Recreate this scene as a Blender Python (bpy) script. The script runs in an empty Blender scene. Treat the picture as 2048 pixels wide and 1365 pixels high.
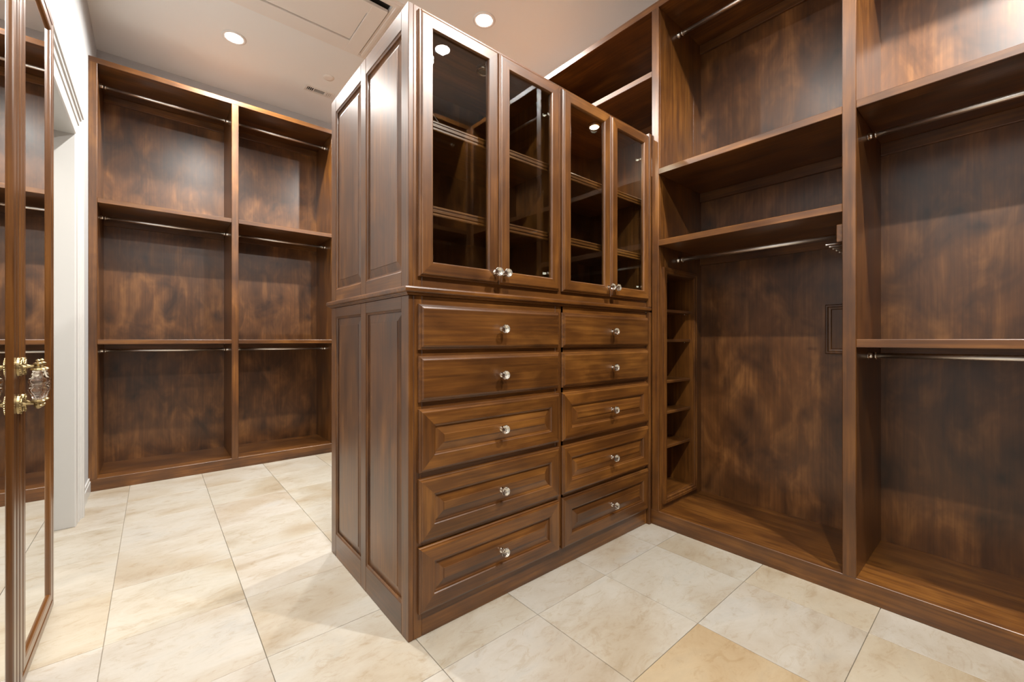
import bpy, bmesh, math, random
from mathutils import Vector
random.seed(7)
C = bpy.context.scene.collection
R = math.radians

# ------------------------------------------------------------------ camera, world, exposure
HC = 1.148                      # lens height, metres (floor tiles are 18 inch)
cam_d = bpy.data.cameras.new('camera'); cam = bpy.data.objects.new('camera', cam_d); C.objects.link(cam)
cam.location = (0, 0, HC); cam.rotation_euler = (R(90), 0, R(49.75 - 90))
cam_d.sensor_width = 36; cam_d.lens = 845 * 36 / 2048; cam_d.shift_y = -2 / 2048; cam_d.clip_start = 0.02
bpy.context.scene.camera = cam
world = bpy.data.worlds.new('world'); bpy.context.scene.world = world; world.use_nodes = True
world.node_tree.nodes['Background'].inputs[0].default_value = (0.9, 0.92, 1, 1)
world.node_tree.nodes['Background'].inputs[1].default_value = 0.3
vs = bpy.context.scene.view_settings
vs.view_transform = 'Standard'; vs.look = 'None'; vs.gamma = 1; vs.use_curve_mapping = False
vs.exposure = 1.45
LAMP_W = 105.0
LAMP_COL = (1.0, 0.965, 0.915)
LAMP_SPOTS = [  # x, y, label
    (0.505, 4.166, 'round recessed ceiling light above the left bay of the back closet', 0.80),
    (1.974, 2.671, 'round recessed ceiling light behind the tall glass-door cabinet', 1.00),
    (0.470, 2.720, 'round recessed ceiling light between attic hatch and left wall', 0.85),
    (1.970, 4.100, 'unseen added ceiling light in the back corner behind the island', 0.90),  # hidden lamp, added to make the lighting symmetrical
    (0.480, 1.150, 'round recessed ceiling light in front of the mirrored doors', 0.28),
    (1.900, -0.240, 'round recessed ceiling light reflected in the leftmost glass door', 1.45),
    (0.500, -0.240, 'round recessed ceiling light beside the end of the front closet', 1.10),
]

# ------------------------------------------------------------------ room numbers
XL, XRW, YBW, YFW, ZC = -0.380, 2.975, 5.105, -1.105, 3.66
XR = 2.372            # face of right closet
YB = 4.485            # face of back closet
YF = -0.50            # face of front closet
XI, YI, YI2 = 0.734, 1.474, 2.382    # island end, front, rear

# ------------------------------------------------------------------ node helpers
def mat_new(name):
    m = bpy.data.materials.new(name); m.use_nodes = True
    nt = m.node_tree; nt.nodes.clear()
    out = nt.nodes.new('ShaderNodeOutputMaterial')
    return m, nt, out
def N(nt, t, **kw):
    n = nt.nodes.new(t)
    for k, v in kw.items():
        if k in ('inp',):
            for a, b in v.items(): n.inputs[a].default_value = b
        else: setattr(n, k, v)
    return n
def ramp(nt, stops, interp='LINEAR'):
    n = nt.nodes.new('ShaderNodeValToRGB'); cr = n.color_ramp; cr.interpolation = interp
    while len(cr.elements) < len(stops): cr.elements.new(0.5)
    for e, (p, c) in zip(cr.elements, stops):
        e.position = p; e.color = (*c, 1) if len(c) == 3 else c
    return n
def srgb(r, g, b):
    f = lambda c: (c / 255 / 12.92) if c / 255 <= 0.04045 else ((c / 255 + 0.055) / 1.055) ** 2.4
    return (f(r), f(g), f(b))
def coords(nt, scale, randamt=31.0):
    tc = N(nt, 'ShaderNodeTexCoord'); oi = N(nt, 'ShaderNodeObjectInfo')
    mul = N(nt, 'ShaderNodeMath', operation='MULTIPLY'); mul.inputs[1].default_value = randamt
    nt.links.new(oi.outputs['Random'], mul.inputs[0])
    add = N(nt, 'ShaderNodeVectorMath', operation='ADD')
    nt.links.new(tc.outputs['Object'], add.inputs[0]); nt.links.new(mul.outputs[0], add.inputs[1])
    outs = []
    for s in scale:
        mp = N(nt, 'ShaderNodeVectorMath', operation='MULTIPLY'); mp.inputs[1].default_value = s
        nt.links.new(add.outputs[0], mp.inputs[0]); outs.append(mp.outputs[0])
    return outs, oi
def mixc(nt, a, b, fac, mode='MIX'):
    n = N(nt, 'ShaderNodeMix', data_type='RGBA', blend_type=mode)
    for s, v in ((0, fac), (6, a), (7, b)):
        if hasattr(v, 'node'): nt.links.new(v, n.inputs[s])
        else: n.inputs[s].default_value = v if s == 0 else (*v, 1)
    return n.outputs[2]

def wood(name, axis, dark, mid, light, blotch=0.5, rough=0.38, knots=0.0, coat=0.55, fine=0.35, fig=(9, 1.1), cloud=(2.6, 1.5)):
    m, nt, out = mat_new(name)
    st = {'x': 0, 'y': 1, 'z': 2}[axis]
    def sc(across, along):
        v = [across] * 3; v[st] = along; return tuple(v)
    (g1, g2, g3, g4), oi = coords(nt, [sc(70, 2.2), sc(*fig), sc(*cloud), sc(5.0, 4.0)])
    n1 = N(nt, 'ShaderNodeTexNoise', inp={'Scale': 1.0, 'Detail': 3.0, 'Roughness': 0.6, 'Distortion': 0.25}); nt.links.new(g1, n1.inputs['Vector'])
    n2 = N(nt, 'ShaderNodeTexNoise', inp={'Scale': 1.0, 'Detail': 4.0, 'Roughness': 0.55, 'Distortion': 0.9}); nt.links.new(g2, n2.inputs['Vector'])
    n3 = N(nt, 'ShaderNodeTexNoise', inp={'Scale': 1.0, 'Detail': 3.0, 'Roughness': 0.55, 'Distortion': 0.6}); nt.links.new(g3, n3.inputs['Vector'])
    base = ramp(nt, [(0.34, dark), (0.50, mid), (0.66, light)])
    a = N(nt, 'ShaderNodeMath', operation='MULTIPLY_ADD'); a.inputs[1].default_value = 0.42; nt.links.new(n2.outputs[0], a.inputs[0])
    b = N(nt, 'ShaderNodeMath', operation='MULTIPLY_ADD'); b.inputs[1].default_value = fine; b.inputs[2].default_value = (1 - 0.42 - fine) * 0.5
    nt.links.new(n1.outputs[0], b.inputs[0]); nt.links.new(b.outputs[0], a.inputs[2])
    nt.links.new(a.outputs[0], base.inputs[0])
    bl = ramp(nt, [(0.30, (0.34, 0.30, 0.28)), (0.45, (0.80, 0.78, 0.76)), (0.62, (1.22, 1.22, 1.20))])
    nt.links.new(n3.outputs[0], bl.inputs[0])
    col = mixc(nt, base.outputs[0], bl.outputs[0], blotch, 'MULTIPLY')
    if knots > 0:
        v = N(nt, 'ShaderNodeTexVoronoi', feature='F1', inp={'Scale': 1.0, 'Randomness': 1.0})
        wn = N(nt, 'ShaderNodeVectorMath', operation='MULTIPLY_ADD'); wn.inputs[1].default_value = (0.7, 0.7, 0.7)
        nt.links.new(n3.outputs['Color'], wn.inputs[0]); nt.links.new(g4, wn.inputs[2]); nt.links.new(wn.outputs[0], v.inputs['Vector'])
        kr = ramp(nt, [(0.04, (0.20, 0.16, 0.15)), (0.13, (0.55, 0.52, 0.50)), (0.28, (1, 1, 1))]); nt.links.new(v.outputs['Distance'], kr.inputs[0])
        col = mixc(nt, col, kr.outputs[0], knots, 'MULTIPLY')
    rv = N(nt, 'ShaderNodeMapRange', inp={'To Min': 0.88, 'To Max': 1.12}); nt.links.new(oi.outputs['Random'], rv.inputs[0])
    hs = N(nt, 'ShaderNodeHueSaturation'); nt.links.new(rv.outputs[0], hs.inputs['Value']); nt.links.new(col, hs.inputs['Color'])
    p = N(nt, 'ShaderNodeBsdfPrincipled', inp={'Coat Weight': coat, 'Coat Roughness': 0.28, 'Coat IOR': 1.5, 'IOR': 1.48})
    nt.links.new(hs.outputs[0], p.inputs['Base Color'])
    rr = N(nt, 'ShaderNodeMapRange', inp={'To Min': rough - 0.05, 'To Max': rough + 0.10}); nt.links.new(n2.outputs[0], rr.inputs[0]); nt.links.new(rr.outputs[0], p.inputs['Roughness'])
    bp = N(nt, 'ShaderNodeBump', inp={'Strength': 0.05, 'Distance': 0.002}); nt.links.new(n1.outputs[0], bp.inputs['Height']); nt.links.new(bp.outputs[0], p.inputs['Normal'])
    nt.links.new(p.outputs[0], out.inputs[0])
    return m
def plain(name, col, rough=0.5, metal=0.0, spec=0.5, bump=0.0, bscale=120):
    m, nt, out = mat_new(name)
    p = N(nt, 'ShaderNodeBsdfPrincipled', inp={'Base Color': (*col, 1), 'Roughness': rough, 'Metallic': metal, 'Specular IOR Level': spec})
    tc = N(nt, 'ShaderNodeTexCoord')
    n = N(nt, 'ShaderNodeTexNoise', inp={'Scale': bscale, 'Detail': 3.0}); nt.links.new(tc.outputs['Object'], n.inputs['Vector'])
    mr = N(nt, 'ShaderNodeMapRange', inp={'To Min': max(0.0, rough - 0.04), 'To Max': rough + 0.04}); nt.links.new(n.outputs[0], mr.inputs[0])
    if rough > 0.02: nt.links.new(mr.outputs[0], p.inputs['Roughness'])
    if bump:
        b = N(nt, 'ShaderNodeBump', inp={'Strength': bump, 'Distance': 0.002}); nt.links.new(n.outputs[0], b.inputs['Height']); nt.links.new(b.outputs[0], p.inputs['Normal'])
    nt.links.new(p.outputs[0], out.inputs[0]); return m
def emit(name, col, s):
    m, nt, out = mat_new(name); e = N(nt, 'ShaderNodeEmission', inp={'Color': (*col, 1), 'Strength': s}); nt.links.new(e.outputs[0], out.inputs[0]); return m
def pane_glass(name):
    m, nt, out = mat_new(name)
    t = N(nt, 'ShaderNodeBsdfTransparent', inp={'Color': (0.93, 0.95, 0.94, 1)}); g = N(nt, 'ShaderNodeBsdfGlossy', inp={'Roughness': 0.0})
    lw = N(nt, 'ShaderNodeLayerWeight', inp={'Blend': 0.5}); mx = N(nt, 'ShaderNodeMixShader')   # Schlick on both faces of the pane
    pw = N(nt, 'ShaderNodeMath', operation='POWER'); pw.inputs[1].default_value = 5.0; nt.links.new(lw.outputs['Facing'], pw.inputs[0])
    f = N(nt, 'ShaderNodeMath', operation='MULTIPLY_ADD'); f.inputs[1].default_value = 0.957; f.inputs[2].default_value = 0.043; nt.links.new(pw.outputs[0], f.inputs[0])
    nt.links.new(f.outputs[0], mx.inputs[0]); nt.links.new(t.outputs[0], mx.inputs[1]); nt.links.new(g.outputs[0], mx.inputs[2])
    nt.links.new(mx.outputs[0], out.inputs[0]); return m
def crystal(name):
    m, nt, out = mat_new(name)
    p = N(nt, 'ShaderNodeBsdfPrincipled', inp={'Base Color': (1, 0.99, 0.96, 1), 'Roughness': 0.01, 'IOR': 1.6, 'Transmission Weight': 1.0})
    nt.links.new(p.outputs[0], out.inputs[0]); return m

WD, WM, WL = srgb(55, 28, 8), srgb(96, 57, 18), srgb(136, 88, 34)
M = {}
for ax in 'xyz':
    M['wood_' + ax] = wood('stained_wood_' + ax, ax, WD, WM, WL, blotch=0.60, fig=(7, 2.0), cloud=(4.0, 2.8))
PD, PM, PL = srgb(50, 28, 11), srgb(97, 60, 27), srgb(146, 99, 52)
M['panel'] = wood('stained_plywood', 'z', PD, PM, PL, blotch=0.95, knots=0.75, rough=0.36, fine=0.18, coat=0.5, fig=(7.5, 3.0), cloud=(4.6, 3.4))
M['door_wood'] = wood('mirror_door_wood', 'z', srgb(54, 30, 11), srgb(92, 56, 22), srgb(126, 82, 36), blotch=0.3, rough=0.28, coat=0.6)
M['door_wood_y'] = wood('mirror_door_wood_rail', 'y', srgb(54, 30, 11), srgb(92, 56, 22), srgb(126, 82, 36), blotch=0.3, rough=0.28, coat=0.6)
M['wall'] = plain('wall_paint', (0.48, 0.485, 0.49), 0.55, bump=0.12, bscale=260)
M['ceil'] = plain('ceiling_paint', (0.90, 0.91, 0.885), 0.6, bump=0.10, bscale=220)
M['trim'] = plain('trim_paint', (0.55, 0.545, 0.525), 0.32)
M['hatch'] = plain('hatch_paint', (0.88, 0.84, 0.78), 0.4)
M['dark'] = plain('painted_shade', (0.015, 0.014, 0.013), 0.8)  # near-black colour standing in for shade inside the hatch and vent
M['chrome'] = plain('satin_nickel', (0.86, 0.83, 0.78), 0.34, metal=1.0)
M['brass'] = plain('antique_brass', (0.42, 0.325, 0.165), 0.34, metal=1.0)
M['nickel'] = plain('polished_nickel', (0.90, 0.87, 0.80), 0.16, metal=1.0)
M['mirror'] = plain('mirror_silver', (0.93, 0.94, 0.93), 0.0, metal=1.0)
M['glass'] = pane_glass('cabinet_glass')
M['crystal'] = crystal('crystal_glass')
M['lens'] = emit('lamp_lens', (1.0, 0.96, 0.90), 30.0)
M['puck_lens'] = emit('puck_lens', (1.0, 0.86, 0.62), 60.0)
M['puck_off'] = plain('puck_glass_off', (0.62, 0.54, 0.36), 0.12, metal=0.7)
M['lamp_trim'] = plain('lamp_trim', (0.85, 0.83, 0.80), 0.4)
M['vent'] = plain('vent_paint', (0.78, 0.74, 0.68), 0.4)
M['grout'] = plain('grout', (0.42, 0.36, 0.28), 0.9)

def tile_mat():
    m, nt, out = mat_new('travertine')
    (g1, g2, g3), oi = coords(nt, [(2.6, 5.0, 3.0), (11.0, 17.0, 11.0), (1.6, 2.4, 2.0)], 53.0)
    n1 = N(nt, 'ShaderNodeTexNoise', inp={'Scale': 1.0, 'Detail': 6.0, 'Roughness': 0.66, 'Distortion': 0.7}); nt.links.new(g1, n1.inputs['Vector'])
    n2 = N(nt, 'ShaderNodeTexNoise', inp={'Scale': 1.0, 'Detail': 5.0, 'Roughness': 0.7, 'Distortion': 0.8}); nt.links.new(g2, n2.inputs['Vector'])
    n3 = N(nt, 'ShaderNodeTexNoise', inp={'Scale': 1.0, 'Detail': 2.0, 'Distortion': 0.5}); nt.links.new(g3, n3.inputs['Vector'])
    r1 = ramp(nt, [(0.28, srgb(158, 147, 129)), (0.42, srgb(172, 164, 151)), (0.56, srgb(178, 172, 161)), (0.74, srgb(168, 164, 156))])
    nt.links.new(n1.outputs[0], r1.inputs[0])
    r2 = ramp(nt, [(0.28, srgb(216, 198, 170)), (0.42, (1, 1, 1))]); nt.links.new(n2.outputs[0], r2.inputs[0])
    c = mixc(nt, r1.outputs[0], r2.outputs[0], 0.5, 'MULTIPLY')
    r3 = ramp(nt, [(0.34, srgb(230, 215, 192)), (0.52, (1, 1, 1))]); nt.links.new(n3.outputs[0], r3.inputs[0])
    c = mixc(nt, c, r3.outputs[0], 0.6, 'MULTIPLY')
    n4 = N(nt, 'ShaderNodeTexNoise', inp={'Scale': 3.2, 'Detail': 8.0, 'Roughness': 0.75, 'Distortion': 1.6}); nt.links.new(g1, n4.inputs['Vector'])
    r4 = ramp(nt, [(0.36, srgb(222, 206, 180)), (0.47, (0.97, 0.96, 0.94)), (0.60, (1.0, 1.0, 1.0)), (0.70, (1.06, 1.06, 1.06))]); nt.links.new(n4.outputs[0], r4.inputs[0])
    c = mixc(nt, c, r4.outputs[0], 0.42, 'MULTIPLY')
    c = mixc(nt, c, oi.outputs['Color'], 1.0, 'MULTIPLY')
    n5 = N(nt, 'ShaderNodeTexNoise', inp={'Scale': 5.0, 'Detail': 6.0, 'Roughness': 0.8, 'Distortion': 1.0}); nt.links.new(g2, n5.inputs['Vector'])
    r5 = ramp(nt, [(0.64, (0, 0, 0)), (0.72, (0.55, 0.55, 0.55))]); nt.links.new(n5.outputs[0], r5.inputs[0])
    fl_ = N(nt, 'ShaderNodeMath', operation='MULTIPLY'); fl_.inputs[1].default_value = 1.0; nt.links.new(r5.outputs[0], fl_.inputs[0])
    c = mixc(nt, c, srgb(192, 186, 176), fl_.outputs[0])
    p = N(nt, 'ShaderNodeBsdfPrincipled', inp={'Specular IOR Level': 0.4}); nt.links.new(c, p.inputs['Base Color'])
    rr = N(nt, 'ShaderNodeMapRange', inp={'To Min': 0.30, 'To Max': 0.5}); nt.links.new(n2.outputs[0], rr.inputs[0]); nt.links.new(rr.outputs[0], p.inputs['Roughness'])
    b = N(nt, 'ShaderNodeBump', inp={'Strength': 0.06, 'Distance': 0.002}); nt.links.new(n2.outputs[0], b.inputs['Height']); nt.links.new(b.outputs[0], p.inputs['Normal'])
    nt.links.new(p.outputs[0], out.inputs[0]); return m
M['tile'] = tile_mat()

# ------------------------------------------------------------------ object helpers
def tag(o, label=None, cat=None, group=None, kind=None):
    if label: o['label'] = label
    if cat: o['category'] = cat
    if group: o['group'] = group
    if kind: o['kind'] = kind
    return o
def thing(name, loc, label, cat, group=None):
    o = bpy.data.objects.new(name, None); C.objects.link(o); o.location = loc; o.empty_display_size = 0.1
    return tag(o, label, cat, group)
def wpos(o):
    p = Vector(o.location)
    while o.parent: o = o.parent; p += Vector(o.location)
    return p
def link(name, bm, mats, parent=None, smooth=False, origin=None):
    """bm in world coordinates; the object's origin goes to the middle of its bounds"""
    vsx = [v.co for v in bm.verts]
    if origin is None:
        lo = Vector([min(v[i] for v in vsx) for i in range(3)]); hi = Vector([max(v[i] for v in vsx) for i in range(3)])
        origin = (lo + hi) / 2
    origin = Vector(origin)
    bmesh.ops.translate(bm, verts=bm.verts, vec=-origin)
    me = bpy.data.meshes.new(name); bm.to_mesh(me); bm.free()
    for m in (mats if isinstance(mats, (list, tuple)) else [mats]): me.materials.append(m)
    if smooth:
        for f in me.polygons: f.use_smooth = True
    o = bpy.data.objects.new(name, me); C.objects.link(o)
    if parent: o.parent = parent; o.location = origin - wpos(parent)
    else: o.location = origin
    return o
def add_box(bm, x0, x1, y0, y1, z0, z1, bev=0.0, mi=0):
    co = [(x, y, z) for x in (x0, x1) for y in (y0, y1) for z in (z0, z1)]
    v = [bm.verts.new(c) for c in co]
    fs = [bm.faces.new([v[i] for i in q]) for q in ((0, 1, 3, 2), (4, 6, 7, 5), (0, 4, 5, 1), (2, 3, 7, 6), (0, 2, 6, 4), (1, 5, 7, 3))]
    for f in fs: f.material_index = mi
    if bev:
        es = list({e for f in fs for e in f.edges})
        bmesh.ops.bevel(bm, geom=es, offset=bev, segments=1, affect='EDGES', profile=0.5)
    return fs
def box(name, x0, x1, y0, y1, z0, z1, mat, parent=None, bev=0.002):
    bm = bmesh.new(); add_box(bm, min(x0, x1), max(x0, x1), min(y0, y1), max(y0, y1), min(z0, z1), max(z0, z1), bev)
    return link(name, bm, mat, parent)
def frame_map(facing):
    """(u, v, d) -> world. facing '-y' : u=x, v=z, d outward along -y ; '-x': u=y ; '+x': u=y ; '-z': u=x, v=y"""
    def f(base):
        if facing == '-y': return lambda u, v, d: Vector((u, base - d, v))
        if facing == '+y': return lambda u, v, d: Vector((u, base + d, v))
        if facing == '-x': return lambda u, v, d: Vector((base - d, u, v))
        if facing == '+x': return lambda u, v, d: Vector((base + d, u, v))
        if facing == '-z': return lambda u, v, d: Vector((u, v, base - d))
    return f
def loft_panel(name, facing, base, u0, u1, v0, v1, prof, mat, parent=None, closed_loop=False, smooth=False):
    """concentric rectangles: prof = [(inset, outward depth), ...]; capped unless closed_loop (then a frame ring)"""
    mp = frame_map(facing)(base); bm = bmesh.new(); rings = []; two = isinstance(mat, list)   # [stile grain, rail grain]
    for ins, d in prof:
        rings.append([bm.verts.new(mp(u, v, d)) for u, v in ((u0 + ins, v0 + ins), (u1 - ins, v0 + ins), (u1 - ins, v1 - ins), (u0 + ins, v1 - ins))])
    n = len(rings)
    for i in range(n if closed_loop else n - 1):
        a, b = rings[i], rings[(i + 1) % n]
        for k in range(4):
            f = bm.faces.new((a[k], a[(k + 1) % 4], b[(k + 1) % 4], b[k]))
            f.material_index = 1 if two and k % 2 == 0 else 0
    if not closed_loop:
        for f in (bm.faces.new(rings[-1]), bm.faces.new(rings[0][::-1])): f.material_index = 1 if two else 0
    bmesh.ops.recalc_face_normals(bm, faces=bm.faces)
    return link(name, bm, mat, parent)
def add_lathe(bm, prof, origin, axis='z', seg=20, mi=0, cap=True):
    o = Vector(origin); rings = []
    for r, h in prof:
        ring = []
        for k in range(seg):
            a = 2 * math.pi * k / seg; c, s = r * math.cos(a), r * math.sin(a)
            p = {'z': (c, s, h), 'y': (c, h, s), 'x': (h, c, s)}[axis]
            ring.append(bm.verts.new(o + Vector(p)))
        rings.append(ring)
    fs = []
    for a, b in zip(rings, rings[1:]):
        for k in range(seg): fs.append(bm.faces.new((a[k], a[(k + 1) % seg], b[(k + 1) % seg], b[k])))
    if cap: fs.append(bm.faces.new(rings[0][::-1])); fs.append(bm.faces.new(rings[-1]))
    for f in fs: f.material_index = mi
    bmesh.ops.recalc_face_normals(bm, faces=fs)
    return fs
def lathe(name, prof, origin, mat, parent=None, axis='z', seg=20, smooth=True):
    bm = bmesh.new(); add_lathe(bm, prof, origin, axis, seg); return link(name, bm, mat, parent, smooth)

# ------------------------------------------------------------------ setting
fl = box('floor', XL - 0.25, XRW, YFW, YBW, -0.05, -0.0065, M['grout'], bev=0); tag(fl, 'floor of square cream travertine tiles with thin joints', kind='structure')
TX, TY, X0, Y0, G = 0.4565, 0.459, -0.146, 0.361, 0.0009
tile_mesh = None
tans = {(3, 0): (0.96, 0.81, 0.60), (4, -1): (0.98, 0.92, 0.81), (5, 0): (0.97, 0.92, 0.82), (4, 0): (1, 1, 1), (5, -1): (1, 1, 1), (3, 1): (1, 1, 0.99), (-1, 4): (0.96, 0.92, 0.84)}
for i in range(-1, 7):
    for j in range(-4, 11):
        x0, y0 = X0 + i * TX, Y0 + j * TY
        if x0 + TX < XL or y0 > YBW - 0.02 or y0 + TY < YFW or x0 > XRW: continue
        if i > 5 or x0 > XR + 0.03: continue
        if y0 > YB + 0.03 or y0 + TY < YF - 0.03 : continue
        if tile_mesh is None:
            bm = bmesh.new(); add_box(bm, -TX / 2 + G, TX / 2 - G, -TY / 2 + G, TY / 2 - G, -0.012, 0.0, 0.0010)
            tile_mesh = bpy.data.meshes.new('tile'); bm.to_mesh(tile_mesh); bm.free(); tile_mesh.materials.append(M['tile'])
        o = bpy.data.objects.new('tile', tile_mesh); C.objects.link(o); o.parent = fl
        o.location = Vector((x0 + TX / 2, y0 + TY / 2, random.uniform(-0.0004, 0.0))) - Vector(fl.location)
        v = random.uniform(0.95, 1.0); w = random.uniform(0.97, 1.02)
        c = tans.get((i, j), (v, v * (0.98 + 0.02 * w), v * w)); o.color = (*c, 1)

ce = bmesh.new()
HX0, HX1, HY0, HY1 = 0.03, 1.365, 3.00, 3.69         # attic hatch opening
for b in ((XL - 0.25, HX0, YFW, YBW), (HX1, XRW, YFW, YBW), (HX0, HX1, YFW, HY0), (HX0, HX1, HY1, YBW)):
    add_box(ce, b[0], b[1], b[2], b[3], ZC, ZC + 0.06)
add_box(ce, HX0 - .02, HX1 + .02, HY0 - .02, HY1 + .02, ZC + 0.25, ZC + 0.30)
for b in ((HX0 - .02, HX0, HY0 - .02, HY1 + .02), (HX1, HX1 + .02, HY0 - .02, HY1 + .02), (HX0, HX1, HY0 - .02, HY0), (HX0, HX1, HY1, HY1 + .02)):
    add_box(ce, b[0], b[1], b[2], b[3], ZC + 0.06, ZC + 0.25)
tag(link('ceiling', ce, M['ceil']), 'flat cream painted ceiling', kind='structure')
OY0, OY1, OZ = 2.87, 3.715, 2.415                       # door opening in left wall
bm = bmesh.new()
add_box(bm, XL - 0.12, XL, YFW, OY0, 0, ZC); add_box(bm, XL - 0.12, XL, OY1, YBW, 0, ZC); add_box(bm, XL - 0.12, XL, OY0, OY1, OZ, ZC)
tag(link('wall_left', bm, M['wall']), 'pale grey painted wall beside the mirrored doors', kind='structure')
tag(box('wall_back', XL - 0.12, XRW + 0.1, YBW, YBW + 0.1, 0, ZC, M['wall'], bev=0), 'pale grey painted wall above the back closet', kind='structure')
tag(box('wall_right', XRW, XRW + 0.1, YFW, YBW, 0, ZC, M['wall'], bev=0), 'pale grey painted wall behind the right closet', kind='structure')
tag(box('wall_front', XL - 0.12, XRW + 0.1, YFW - 0.1, YFW, 0, ZC, M['wall'], bev=0), 'pale grey painted wall facing the island drawers', kind='structure')
# closed door in the opening, its jambs and the stepped casing
dr = box('door_1', XL - 0.175, XL - 0.135, OY0 - 0.02, OY1 + 0.02, 0.008, OZ + 0.02, M['trim'], bev=0.002); tag(dr, 'plain cream panel door closed in its opening', kind='structure')
for z0, z1 in ((0.18, 0.95), (1.08, 2.25)):
    for y0, y1 in ((OY0 + 0.10, (OY0 + OY1) / 2 - 0.05), ((OY0 + OY1) / 2 + 0.05, OY1 - 0.10)):
        loft_panel('door_panel', '+x', XL - 0.1355, y0, y1, z0, z1, [(0, 0), (0, .004), (.008, .009), (.018, .006), (.03, .002), (.07, .006)], M['trim'], dr)
tr = box('trim_1', XL - 0.125, XL + 0.009, OY1 - 0.004, OY1 + 0.02, 0, OZ + 0.018, M['trim'], bev=0.002); tag(tr, 'stepped cream casing around the door opening', kind='structure')
box('jamb', XL - 0.125, XL + 0.009, OY0 - 0.02, OY0 + 0.004, 0, OZ + 0.018, M['trim'], tr)
box('head_jamb', XL - 0.125, XL + 0.009, OY0, OY1, OZ - 0.004, OZ + 0.018, M['trim'], tr)
CW = 0.19
cas = [(0.0, -0.001), (0.0, 0.009), (0.004, 0.012), (0.080, 0.014), (0.086, 0.019), (0.100, 0.019), (0.106, 0.016), (0.128, 0.018), (0.134, 0.025), (0.150, 0.027), (0.156, 0.033), (0.180, 0.035), (CW, 0.031), (CW, -0.001)]
bm = bmesh.new(); rows = []
for t_, th in cas:
    rows.append([bm.verts.new((XL + th, y, z)) for y, z in ((OY1 + t_, 0.0), (OY1 + t_, OZ + t_), (OY0 - t_, OZ + t_), (OY0 - t_, 0.0))])
for a, b in zip(rows, rows[1:]):
    for k in range(3): bm.faces.new((a[k], a[k + 1], b[k + 1], b[k]))
bmesh.ops.recalc_face_normals(bm, faces=bm.faces)
link('casing', bm, M['trim'], tr)
bb = box('baseboard_left', XL - 0.001, XL + 0.014, OY1 + CW, YB, 0, 0.082, M['trim'], bev=0.002); tag(bb, 'cream stepped baseboard between casing and back closet', kind='structure')
box('baseboard_cap', XL - 0.001, XL + 0.009, OY1 + CW, YB, 0.0815, 0.105, M['trim'], bb)
bb2 = box('baseboard_left', XL - 0.001, XL + 0.014, YFW, 1.385, 0, 0.082, M['trim'], bev=0.002); tag(bb2, 'cream stepped baseboard before the mirrored doors', kind='structure')
box('baseboard_cap', XL - 0.001, XL + 0.009, YFW, 1.385, 0.0815, 0.105, M['trim'], bb2)

# ------------------------------------------------------------------ built-in closets
ST, SH, DEP = 0.047, 0.036, 0.555
def rod(parent, p0, p1, r=0.0125):
    """hanging rod between two points along x or y with a socket at each end"""
    p0, p1 = Vector(p0), Vector(p1); L = (p1 - p0).length; ax = 'x' if abs(p1.x - p0.x) > abs(p1.y - p0.y) else 'y'
    if (p1 - p0)[0 if ax == 'x' else 1] < 0: p0, p1 = p1, p0
    o = lathe('hanging_rod', [(r, 0.0), (r, L)], p0, M['chrome'], parent, ax, 16)
    for f in o.data.polygons:
        if len(f.vertices) > 4: f.use_smooth = False
    for q, s in ((p0, 1), (p1, -1)):
        lathe('rod_socket', [(0.019, 0.0), (0.019, 0.003 * s), (0.0150, 0.005 * s), (0.0150, 0.024 * s), (0.0175, 0.026 * s), (0.0175, 0.032 * s), (0.0135, 0.033 * s)], q, M['nickel'], o, ax, 16)
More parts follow.
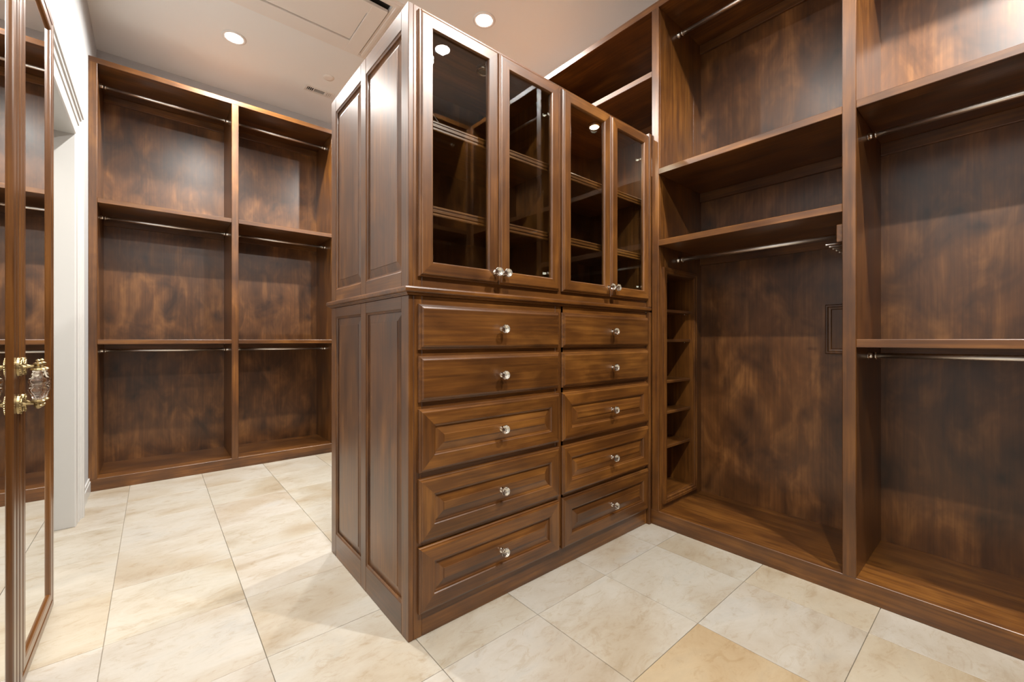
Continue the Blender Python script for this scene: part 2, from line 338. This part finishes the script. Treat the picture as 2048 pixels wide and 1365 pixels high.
def closet(name, label, along, face, dirn, stiles, ztop, bays, base=0.092, skip_div=None, panel_mat='panel'):
    """along: axis the front runs along; face: its plane; dirn: +1/-1 depth direction; stiles: [(a0, a1)];
    bays: one list per gap of (shelf top z, rod?) plus top rod flag"""
    f0, f1 = face, face + dirn * DEP
    mid = (stiles[0][0] + stiles[-1][1]) / 2
    t = thing(name, (mid, face, 0) if along == 'x' else (face, mid, 0), label, 'closet')
    def B(nm, a0, a1, d0, d1, z0, z1, mat, bev=0.0022):
        e0, e1 = face + dirn * d0, face + dirn * d1
        if along == 'x': return box(nm, a0, a1, e0, e1, z0, z1, mat, t, bev)
        return box(nm, e0, e1, a0, a1, z0, z1, mat, t, bev)
    mh = M['wood_' + along]
    lo, hi = stiles[0][0], stiles[-1][1]
    B('base_rail', lo, hi, 0.0, 0.022, 0.0, base, mh)
    B('bottom_shelf', lo, hi, 0.02, DEP, base - 0.03, base - 0.001, mh)
    B('top_rail', lo, hi, 0.0, 0.022, ztop - 0.042, ztop, mh)
    B('top_panel', lo, hi, 0.02, DEP, ztop - 0.040, ztop - 0.018, mh)
    for k, (a0, a1) in enumerate(stiles):
        B('face_stile', a0, a1, -0.0006, 0.021, base - 0.002, ztop - 0.040, M['wood_z'])
        if skip_div is not None and k == skip_div: continue
        B('divider', a0 + 0.0006, a1 - 0.0006, 0.02, DEP, base - 0.002, ztop - 0.040, M['wood_z'])
    for (s0, s1), bay in zip(zip(stiles, stiles[1:]), bays):
        a0, a1 = s0[1], s1[0]
        B('back_panel', a0 - 0.01, a1 + 0.01, DEP - 0.001, DEP + 0.014, base - 0.03, ztop - 0.02, M[panel_mat], 0)
        for z, hang, cleat in bay:
            if z < ztop - 0.05:
                B('shelf', a0 - 0.0004, a1 + 0.0004, 0.0, DEP - 0.0005, z - SH, z, mh)
                zb = z - SH
            else: zb = ztop - 0.041
            if cleat: B('cleat', a0 - 0.0003, a1 + 0.0003, DEP - 0.02, DEP - 0.0008, zb - 0.062, zb + 0.0005, mh)
            if hang:
                zr = zb - 0.055 if hang is True else hang
                d = face + dirn * 0.24
                if along == 'x': rod(t, (a0 - 0.0002, d, zr), (a1 + 0.0002, d, zr))
                else: rod(t, (d, a0 - 0.0002, zr), (d, a1 + 0.0002, zr))
    return t
ZB, ZR = 3.295, 3.245
hb = [(ZB, 3.190, True), (2.232, 2.135, True), (1.151, 1.062, True)]
closet('built_in_closet', 'dark brown wooden built-in closet with two-shelf bays below the back wall', 'x', YB, 1,
       [(-0.3795, -0.331), (0.526, 0.578), (1.388, 1.435), (2.325, XR)], ZB, [hb, hb, hb])
hr = [(ZR, 3.137, True), (2.212, 2.122, True), (1.151, 1.075, True)]
rc = closet('built_in_closet', 'dark brown wooden built-in closet that the drawer island butts against', 'y', XR, 1,
       [(YF, -0.455), (0.443, 0.493), (1.404, 1.450), (2.355, 2.402), (3.43, 3.477), (4.435, 4.484)], ZR,
       [hr, [(ZR, 3.137, True), (2.206, None, True), (1.765, 1.669, True)], [(2.829, None, True), (2.206, None, True)], [(2.829, None, True), (2.206, None, True)], hr], skip_div=2)
closet('built_in_closet', 'dark brown wooden built-in closet facing the island drawers', 'x', YF, -1,
       [(0.42, 0.466), (1.40, 1.447), (2.33, XR + 0.002)], ZR, [hr, hr])
# the divider that carries the recessed cubby: four boards around the opening
NX0, NX1, NZ0, NZ1 = 2.455, 2.815, 0.165, 1.565
bm = bmesh.new(); y0, y1 = 1.4046, 1.4494
add_box(bm, XR + 0.02, NX0 - 0.001, y0, y1, 0.09, ZR - 0.04, 0.001); add_box(bm, NX1 + 0.001, XR + DEP, y0, y1, 0.09, ZR - 0.04, 0.001)
add_box(bm, NX0 - 0.0012, NX1 + 0.0012, y0, y1, NZ1 + 0.001, ZR - 0.04); add_box(bm, NX0 - 0.0012, NX1 + 0.0012, y0, y1, 0.09, NZ0 - 0.001)
link('divider', bm, M['wood_z'], rc)
cb = loft_panel('cubby_frame', '-y', 1.4047, 2.420, 2.850, 0.125, 1.603, [(0, 0), (0, .012), (.004, .014), (.018, .014), (.021, .011), (.033, .011), (.0375, .006), (.0375, 0)], M['wood_z'], rc, closed_loop=True)
cb['label'] = 'narrow recessed cubby with small shelves'
ND = 1.74
box('side_panel', NX0 - 0.015, NX0 + 0.003, 1.405, ND, NZ0 - 0.02, NZ1 + 0.02, M['wood_z'], cb); box('side_panel', NX1 - 0.003, NX1 + 0.015, 1.405, ND, NZ0 - 0.02, NZ1 + 0.02, M['wood_z'], cb)
box('back_panel', NX0 - 0.015, NX1 + 0.015, ND - 0.001, ND + 0.012, NZ0 - 0.02, NZ1 + 0.02, M['wood_z'], cb)
box('top_panel', NX0, NX1, 1.405, ND, NZ1 - 0.004, NZ1 + 0.014, M['wood_x'], cb); box('bottom_panel', NX0, NX1, 1.405, ND, NZ0 - 0.018, NZ0 + 0.002, M['wood_x'], cb)
for z in (1.345, 1.153, 0.888, 0.690, 0.470):
    s = box('cubby_shelf', NX0 + 0.003, NX1 - 0.003, 1.425, ND, z - 0.018, z, M['wood_x'], cb)
    for yy in (1.46, 1.66):
        lathe('shelf_pin', [(0.003, 0), (0.003, -0.016)], (NX1 - 0.003, yy, z - 0.021), M['nickel'], cb, 'x', 8)
# small framed panel on the closet back
ap = loft_panel('access_panel_frame', '-x', XR + DEP - 0.0005, 0.500, 0.684, 1.07, 1.348, [(0, 0), (0, .012), (.004, .016), (.012, .016), (.016, .011), (.026, .009), (.030, .004), (.030, 0)], M['wood_z'], rc, closed_loop=True)
ap['label'] = 'small moulded access panel on the back'
loft_panel('access_panel', '-x', XR + DEP - 0.0005, 0.528, 0.656, 1.098, 1.320, [(0, 0), (0, .004)], M['wood_z'], ap)
# pull-out tie rack
tk = thing('tie_rack', (2.60, 0.495, 1.60), 'wooden tie rack with a row of short metal pegs under the closet shelf', 'rack')
box('board', 2.412, 2.86, 0.500, 0.523, 1.602, 1.682, M['wood_x'], tk)
box('runner', 2.44, 2.84, 0.4931, 0.502, 1.625, 1.655, M['chrome'], tk)
for k in range(7):
    lathe('peg', [(0.0042, 0), (0.0042, 0.050), (0.0052, 0.051), (0.0052, 0.056), (0.002, 0.058)], (2.445 + k * 0.06, 0.515, 1.600), M['chrome'], tk, 'y', 10)

# ------------------------------------------------------------------ island: lower drawers, ledge, upper glass cabinet
def make_knob(parent, x, y, z):
    bm = bmesh.new()
    add_lathe(bm, [(0.0120, 0), (0.0120, -0.002), (0.0065, -0.004), (0.0048, -0.009), (0.0048, -0.015), (0.0085, -0.0170), (0.0175, -0.0235), (0.0197, -0.0285), (0.0190, -0.0288), (0.0160, -0.0242), (0.0060, -0.0190), (0.0004, -0.0188)], (x, y, z), 'y', 10, 0)
    add_lathe(bm, [(0.0055, -0.0196), (0.0152, -0.0248), (0.0184, -0.0292), (0.0198, -0.0310), (0.0172, -0.0385), (0.0110, -0.0430), (0.0050, -0.0440)], (x, y, z), 'y', 10, 1)
    return link('knob', bm, [M['nickel'], M['crystal']], parent, False)
XE = XR - 0.0008
isl = thing('drawer_cabinet', (1.55, 1.93, 0), 'dark wooden island base with two columns of drawers', 'cabinet')
box('carcass', XI + 0.020, XE, YI + 0.020, YI2 - 0.018, 0.0, 1.3192, M['wood_x'], isl)
# face frame
LCOL, RCOL = (0.772, 1.548), (1.570, 2.352)
ZDR = [(1.110, 1.287), (0.907, 1.086), (0.636, 0.881), (0.366, 0.611), (0.094, 0.348)]
box('corner_stile', XI + 0.0208, 0.790, YI, YI + 0.0205, 0, 1.3192, M['wood_z'], isl)
box('face_stile', 1.530, 1.588, YI, YI + 0.0205, 0.10, 1.3192, M['wood_z'], isl); box('face_stile', 2.334, XE, YI, YI + 0.0205, 0, 1.3192, M['wood_z'], isl)
box('base_rail', 0.790, 2.334, YI, YI + 0.0205, 0, 0.108, M['wood_x'], isl)
for a, b in (LCOL, RCOL):
    for (z0, z1), (z2, z3) in zip([(1.3192, 1.40)] + ZDR, ZDR):
        box('face_rail', max(a, .79), min(b, 2.334) if a > 1.5 else 1.530, YI, YI + 0.0205, z3 - 0.012, min(z0 + 0.012, 1.3192), M['wood_x'], isl)
slab = [(0, 0), (0, .008), (.0025, .0115), (.009, .0135), (.0105, .017), (.016, .0195), (.018, .020)]
raised = [(0, 0), (0, .010), (.0025, .0135), (.008, .0150), (.0095, .0185), (.013, .020), (.062, .020), (.065, .0165), (.070, .0145), (.0715, .009), (.075, .009), (.106, .0165), (.1068, .0190), (.109, .0192)]
for a, b in (LCOL, RCOL):
    for k, (z0, z1) in enumerate(ZDR):
        d = loft_panel('drawer', '-y', YI, a, b, z0, z1, slab if k < 2 else raised, M['wood_x'] if k < 2 else [M['wood_z'], M['wood_x']], isl)
        make_knob(d, (a + b) / 2 + 0.012, YI - 0.019, (z0 + z1) / 2 - 0.002)
def end_frame(par, z0, z1, zr0, zr1):
    st = [(YI, 1.535), (1.897, 1.957), (2.312, YI2)]
    for k, (a, b) in enumerate(st):
        box('end_stile', XI, XI + 0.021, a, b, z0, z1, M['wood_z'], par)
    for (a, b), (c, d) in zip(st, st[1:]):
        box('end_rail', XI + 0.0003, XI + 0.021, b, c, z0, zr0, M['wood_y'], par); box('end_rail', XI + 0.0003, XI + 0.021, b, c, zr1, z1, M['wood_y'], par)
        loft_panel('end_panel', '-x', XI + 0.0215, b - 0.001, c + 0.001, zr0 - 0.001, zr1 + 0.001, [(0, 0), (0, .019), (.005, .0165), (.009, .0155), (.0105, .009), (.014, .009), (.046, .0155), (.0468, .0175), (.049, .0177)], M['wood_z'], par)
end_frame(isl, 0.0, 1.3192, 0.120, 1.269)
box('rear_panel', XI + 0.002, XE, YI2 - 0.0185, YI2, 0, 1.3192, M['panel'], isl)
box('filler_strip', 2.345, XE, 1.4515, YI + 0.001, 0, 1.3192, M['wood_z'], isl)
# moulded ledge
bm = bmesh.new(); rings = []
for off, z in [(0.0, 1.3192), (0.006, 1.3192), (0.007, 1.3235), (0.012, 1.3255), (0.012, 1.3295), (0.019, 1.3305), (0.0215, 1.334), (0.022, 1.345), (0.020, 1.3505), (0.017, 1.3520)]:
    rings.append([bm.verts.new(c) for c in ((XI - off, YI - off, z), (XR - 0.0005, YI - off, z), (XR - 0.0005, YI2 + off, z), (XI - off, YI2 + off, z))])
for a, b in zip(rings, rings[1:]):
    for k in range(4): bm.faces.new((a[k], a[(k + 1) % 4], b[(k + 1) % 4], b[k]))
bm.faces.new(rings[0][::-1]); bm.faces.new(rings[-1]); bmesh.ops.recalc_face_normals(bm, faces=bm.faces)
tag(link('ledge_top', bm, M['wood_x']), 'moulded wooden ledge between the drawers and the glass-door cabinet', 'countertop')
# upper cabinet
ZU0, ZU1 = 1.3520, 2.434
up = thing('glass_door_cabinet', (1.55, 1.93, ZU0), 'tall wooden display cabinet with four glass doors on the island', 'cabinet')
box('bottom_panel', XI + 0.02, XE, YI + 0.02, YI2 - 0.018, ZU0, 1.402, M['wood_x'], up)
box('top_panel', XI + 0.02, XE, YI + 0.02, YI2 - 0.018, ZU1 - 0.022, ZU1 - 0.002, M['wood_x'], up)
box('middle_panel', XI + 0.02, XE, 1.925, 1.940, 1.40, ZU1 - 0.02, M['panel'], up, 0)
box('rear_panel', XI + 0.002, XE, YI2 - 0.0185, YI2, ZU0, ZU1, M['panel'], up)
box('filler_strip', 2.345, XE, 1.4515, YI + 0.001, ZU0, ZU1, M['wood_z'], up)
box('side_panel', XI + 0.0205, XI + 0.036, YI + 0.02, YI2 - 0.018, 1.40, ZU1 - 0.02, M['wood_z'], up)
box('side_panel', XR - 0.018, XE, YI + 0.02, YI2 - 0.018, 1.40, ZU1 - 0.02, M['wood_z'], up)
box('divider', 1.550, 1.568, YI + 0.02, 1.926, 1.40, ZU1 - 0.02, M['wood_z'], up)
box('corner_stile', XI + 0.0208, 0.790, YI, YI + 0.0205, ZU0, ZU1, M['wood_z'], up); box('face_stile', 1.530, 1.588, YI, YI + 0.0205, 1.40, 2.40, M['wood_z'], up)
box('face_stile', 2.334, XE, YI, YI + 0.0205, ZU0, ZU1, M['wood_z'], up)
box('face_rail', 0.790, 2.334, YI, YI + 0.0205, ZU0, 1.404, M['wood_x'], up); box('face_rail', 0.790, 2.334, YI, YI + 0.0205, 2.398, ZU1, M['wood_x'], up)
end_frame(up, ZU0, ZU1, 1.415, 2.357)
for x0, x1 in ((0.7705, 1.550), (1.568, 2.354)):
    for z in (2.036, 1.690):
        s = box('shelf', x0, x1, 1.512, 1.925, z - 0.020, z - 0.001, M['wood_x'], up)
        loft_panel('shelf_nosing', '-y', 1.513, x0, x1, z - 0.040, z, [(0, 0), (0, .006), (.003, .008), (.008, .008), (.010, .005), (.014, .005), (.016, .009)], M['wood_x'], s)
DX = [(0.772, 1.1595), (1.1615, 1.548), (1.570, 1.9645), (1.9665, 2.354)]
dz0, dz1 = 1.393, 2.418
for k, (a, b) in enumerate(DX):
    d = loft_panel('door', '-y', YI - 0.0002, a, b, dz0, dz1, [(0, 0), (0, .009), (.0025, .0125), (.008, .014), (.0095, .0175), (.013, .0195), (.0545, .0195), (.0575, .017), (.0600, .012), (.0600, 0)], [M['wood_z'], M['wood_x']], up, closed_loop=True)
    loft_panel('glass_pane', '-y', YI - 0.006, a + 0.058, b - 0.058, dz0 + 0.058, dz1 - 0.058, [(0, 0), (0, .003)], M['glass'], d)
    make_knob(d, (b - 0.024) if k % 2 == 0 else (a + 0.024), YI - 0.019, dz0 + 0.050)
    for zz in (dz0 + 0.085, dz1 - 0.155):
        hx = a + 0.060 if k % 2 == 0 else b - 0.060
        bm = bmesh.new(); add_box(bm, hx - 0.022, hx + 0.022, YI + 0.021, YI + 0.027, zz - 0.007, zz + 0.007, 0.001); add_box(bm, hx - 0.010, hx + 0.010, YI - 0.001, YI + 0.022, zz - 0.006, zz + 0.006, 0.001)
        link('hinge', bm, M['nickel'], d)
for k, (x, y, on) in enumerate(((1.17, 1.585, False), (1.968, 1.578, True))):
    zt = ZU1 - 0.022
    pk = thing('puck_light', (x, y, zt), 'lit round puck light inside the glass-door cabinet' if on else 'unlit brass puck light inside the glass-door cabinet', 'light')
    lathe('housing', [(0.036, 0.0), (0.036, -0.014), (0.033, -0.018), (0.026, -0.018), (0.026, -0.010)], (x, y, zt), M['nickel'], pk, seg=24)
    lathe('lens', [(0.0262, -0.011), (0.0255, -0.0165), (0.014, -0.0185), (0.004, -0.019)], (x, y, zt), M['puck_lens'] if on else M['puck_off'], pk, seg=24)
    if not on:
        pts = [(0.915, 1.72, zt - 0.002), (0.918, 1.72, zt - 0.09), (0.955, 1.72, zt - 0.19), (1.03, 1.72, zt - 0.28), (1.075, 1.72, zt - 0.374)]
        cu = bpy.data.curves.new('cable', 'CURVE'); cu.dimensions = '3D'; cu.bevel_depth = 0.0022; cu.resolution_u = 8
        sp = cu.splines.new('BEZIER'); sp.bezier_points.add(len(pts) - 1)
        for bp_, p_ in zip(sp.bezier_points, pts):
            bp_.co = Vector(p_) - Vector(pk.location); bp_.handle_left_type = bp_.handle_right_type = 'AUTO'
        dg = bpy.data.objects.new('cable', cu); me = bpy.data.meshes.new_from_object(dg)
        me.materials.append(M['lamp_trim']); co = bpy.data.objects.new('cable', me); C.objects.link(co); co.parent = pk
    if on:
        ld = bpy.data.lights.new('puck_bulb', 'SPOT'); ld.energy = 4.5; ld.color = (1, 0.86, 0.66); ld.spot_size = R(150); ld.spot_blend = 0.5; ld.shadow_soft_size = 0.02
        lo = bpy.data.objects.new('puck_bulb', ld); C.objects.link(lo); lo.parent = pk; lo.location = (0, 0, -0.026)

# ------------------------------------------------------------------ mirrored double doors on the left wall
FX = -0.329; DT = 0.045; SW = 0.086
def mirrored_door(y0, y1, label, inner):
    t = thing('mirrored_door', (FX - DT / 2, (y0 + y1) / 2, 0.006), label, 'door')
    z0, z1 = 0.008, 2.518
    prof = [(0, -DT), (0, -0.006), (.004, -0.001), (.010, 0.0), (.034, 0.0), (.037, -0.003), (.043, -0.003), (.046, 0.0), (.075, 0.0), (.081, -0.003), (SW, -0.009), (SW, -DT)]
    fr = loft_panel('door_frame', '+x', FX, y0, y1, z0, z1, prof, [M['door_wood'], M['door_wood_y']], t, closed_loop=True)
    loft_panel('mirror_pane', '+x', FX - 0.030, y0 + SW - 0.004, y1 - SW + 0.004, z0 + SW - 0.004, z1 - SW + 0.004, [(0, 0), (0, .021)], M['mirror'], t)
    box('backing', FX - DT, FX - 0.031, y0 + SW - 0.002, y1 - SW + 0.002, z0 + SW - .002, z1 - SW + .002, M['door_wood'], t)
    # brass and glass pull on the meeting stile
    yh = y0 + 0.029 if inner == 'near' else y1 - 0.029
    bm = bmesh.new(); zc = 1.003; hx = FX + 0.043
    for s in (1, -1):
        zp = zc + s * 0.060
        # oval roped back plate
        n = 28
        for rad, d0, d1 in ((1.0, 0.0, 0.006), (0.80, 0.006, 0.010)):
            ra = [bm.verts.new((FX + d0, yh + 0.0175 * rad * math.cos(2 * math.pi * k / n), zp + 0.029 * rad * math.sin(2 * math.pi * k / n))) for k in range(n)]
            rb = [bm.verts.new((FX + d1, yh + 0.0160 * rad * math.cos(2 * math.pi * k / n), zp + 0.027 * rad * math.sin(2 * math.pi * k / n))) for k in range(n)]
            for k in range(n): bm.faces.new((ra[k], ra[(k + 1) % n], rb[(k + 1) % n], rb[k]))
            bm.faces.new(rb)
        for k in range(22):      # rope beads around the plate
            a = 2 * math.pi * k / 22
            add_lathe(bm, [(0.0005, 0), (0.0026, 0.0012), (0.0026, 0.0030), (0.0005, 0.0042)], (FX + 0.005, yh + 0.0158 * math.cos(a), zp + 0.0272 * math.sin(a)), 'x', 6, 0)
        add_lathe(bm, [(0.009, 0.008), (0.006, 0.012), (0.0038, 0.018), (0.0036, 0.034), (0.006, 0.039), (0.006, 0.044)], (FX, yh, zp - s * 0.001), 'x', 12, 0)
    # collars and finials on the axis of the grip
    add_lathe(bm, [(0.004, 0.046), (0.0155, 0.047), (0.0185, 0.050), (0.0155, 0.054), (0.008, 0.057), (0.007, 0.062), (0.0115, 0.066), (0.0110, 0.070), (0.006, 0.073), (0.0055, 0.076), (0.0065, 0.079), (0.002, 0.083)], (hx, yh, zc), 'z', 16, 0)
    add_lathe(bm, [(0.004, -0.046), (0.0145, -0.047), (0.0175, -0.050), (0.015, -0.054), (0.007, -0.057), (0.0065, -0.062), (0.0100, -0.066), (0.0075, -0.072), (0.002, -0.076)], (hx, yh, zc), 'z', 16, 0)
    bmesh.ops.recalc_face_normals(bm, faces=bm.faces)
    h = link('handle', bm, M['brass'], t, False)
    h['label'] = 'brass pull with roped oval plates'
    g = lathe('glass_grip', [(0.0125, 0.0475), (0.0130, 0.040), (0.0165, 0.029), (0.0215, 0.017), (0.0225, 0.012), (0.0195, 0.006), (0.0175, 0.004), (0.0205, 0.001), (0.0205, -0.002), (0.0175, -0.005), (0.0205, -0.009), (0.0220, -0.014), (0.0190, -0.025), (0.0140, -0.036), (0.0120, -0.0475)], (hx, yh, zc), M['crystal'], h, 'z', 20)
    return t
mirrored_door(2.056, 2.661, 'wood-framed mirrored door beside the cream door casing', 'near')
mirrored_door(1.449, 2.054, 'wood-framed mirrored door away from the cream door casing', 'far')

# ------------------------------------------------------------------ ceiling fittings
for x, y, lab, pw in LAMP_SPOTS:
    t = thing('recessed_light', (x, y, ZC), lab, 'ceiling light', 'recessed ceiling lights')
    lathe('trim_ring', [(0.060, 0.001), (0.086, 0.001), (0.088, -0.003), (0.080, -0.007), (0.064, -0.006), (0.060, -0.001)], (x, y, ZC), M['lamp_trim'], t, seg=32)
    lathe('lens', [(0.064, -0.001), (0.064, -0.0035)], (x, y, ZC), M['lens'], t, seg=32, smooth=False)
    ld = bpy.data.lights.new('lamp_bulb', 'SPOT'); ld.energy = LAMP_W * pw; ld.color = LAMP_COL; ld.spot_size = R(164); ld.spot_blend = 0.55; ld.shadow_soft_size = 0.03
    lo = bpy.data.objects.new('lamp_bulb', ld); C.objects.link(lo); lo.parent = t; lo.location = (0, 0, -0.012)
ht = thing('attic_hatch', ((HX0 + HX1) / 2, (HY0 + HY1) / 2, ZC), 'cream attic hatch with a moulded frame on the ceiling', 'hatch')
loft_panel('moulding', '-z', ZC + 0.0005, HX0 - 0.065, HX1 + 0.065, HY0 - 0.065, HY1 + 0.035, [(0, 0), (0, .008), (.006, .012), (.020, .012), (.024, .018), (.045, .020), (.050, .014), (.064, .012), (.064, 0)], M['hatch'], ht, closed_loop=True)
fb = bmesh.new()
for b in ((HX0 + .004, HX0 + .13, HY0 + .055, HY1 - .005), (1.236, HX1 - .012, HY0 + .055, HY1 - .005)): add_box(fb, *b, ZC - 0.030, ZC - 0.004, 0.002)
for b in ((HX0 + .13, 1.236, HY0 + .055, HY0 + .16), (HX0 + .13, 1.236, 3.542, HY1 - .005)): add_box(fb, *b, ZC - 0.030, ZC - 0.004, 0.002)
link('hatch_frame', fb, M['hatch'], ht)
box('hatch_panel', HX0 + .134, 1.232, HY0 + .164, 3.530, ZC - 0.024, ZC - 0.006, M['hatch'], ht)
box('hatch_shade_sheet', HX0, HX1, HY0, HY1, ZC + 0.02, ZC + 0.03, M['dark'], ht)  # dark sheet across the opening, painted as the shade of the recess
vt = thing('ceiling_vent', (1.272, 4.512, ZC), 'small rectangular air vent on the ceiling beyond the attic hatch', 'vent')
VX0, VX1, VY0, VY1 = 1.135, 1.410, 4.460, 4.565
loft_panel('frame', '-z', ZC + 0.0005, VX0, VX1, VY0, VY1, [(0, 0), (0, .006), (.004, .009), (.018, .009), (.022, .005), (.022, 0)], M['vent'], vt, closed_loop=True)
box('duct_shade_sheet', VX0 + .02, VX1 - .02, VY0 + .02, VY1 - .02, ZC - 0.0005, ZC + 0.0005, M['dark'], vt, 0)  # flat dark sheet, painted as the shade behind the slats
box('bar', 1.212, 1.222, VY0 + .02, VY1 - .02, ZC - 0.009, ZC - 0.0004, M['vent'], vt); box('bar', 1.318, 1.328, VY0 + .02, VY1 - .02, ZC - 0.009, ZC - 0.0004, M['vent'], vt)
for k in range(3): box('slat', 1.166 + k * .016, 1.169 + k * .016, VY0 + .02, VY1 - .02, ZC - 0.006, ZC - 0.0004, M['vent'], vt, 0)
for k in range(4): box('slat', 1.329 + k * .016, 1.341 + k * .016, VY0 + .02, VY1 - .02, ZC - 0.006, ZC - 0.0004, M['vent'], vt, 0)
for k in range(6): box('slat', 1.222, 1.318, VY0 + .028 + k * .010, VY0 + .0290 + k * .010, ZC - 0.004, ZC - 0.0004, M['vent'], vt, 0)
cp = lathe('cover_plate', [(0.050, 0.001), (0.050, -0.002), (0.047, -0.007), (0.020, -0.009), (0.004, -0.0095)], (1.272, 4.218, ZC), M['hatch'], None, seg=32)
tag(cp, 'small round cream cover plate on the ceiling beside the vent', 'cover plate')
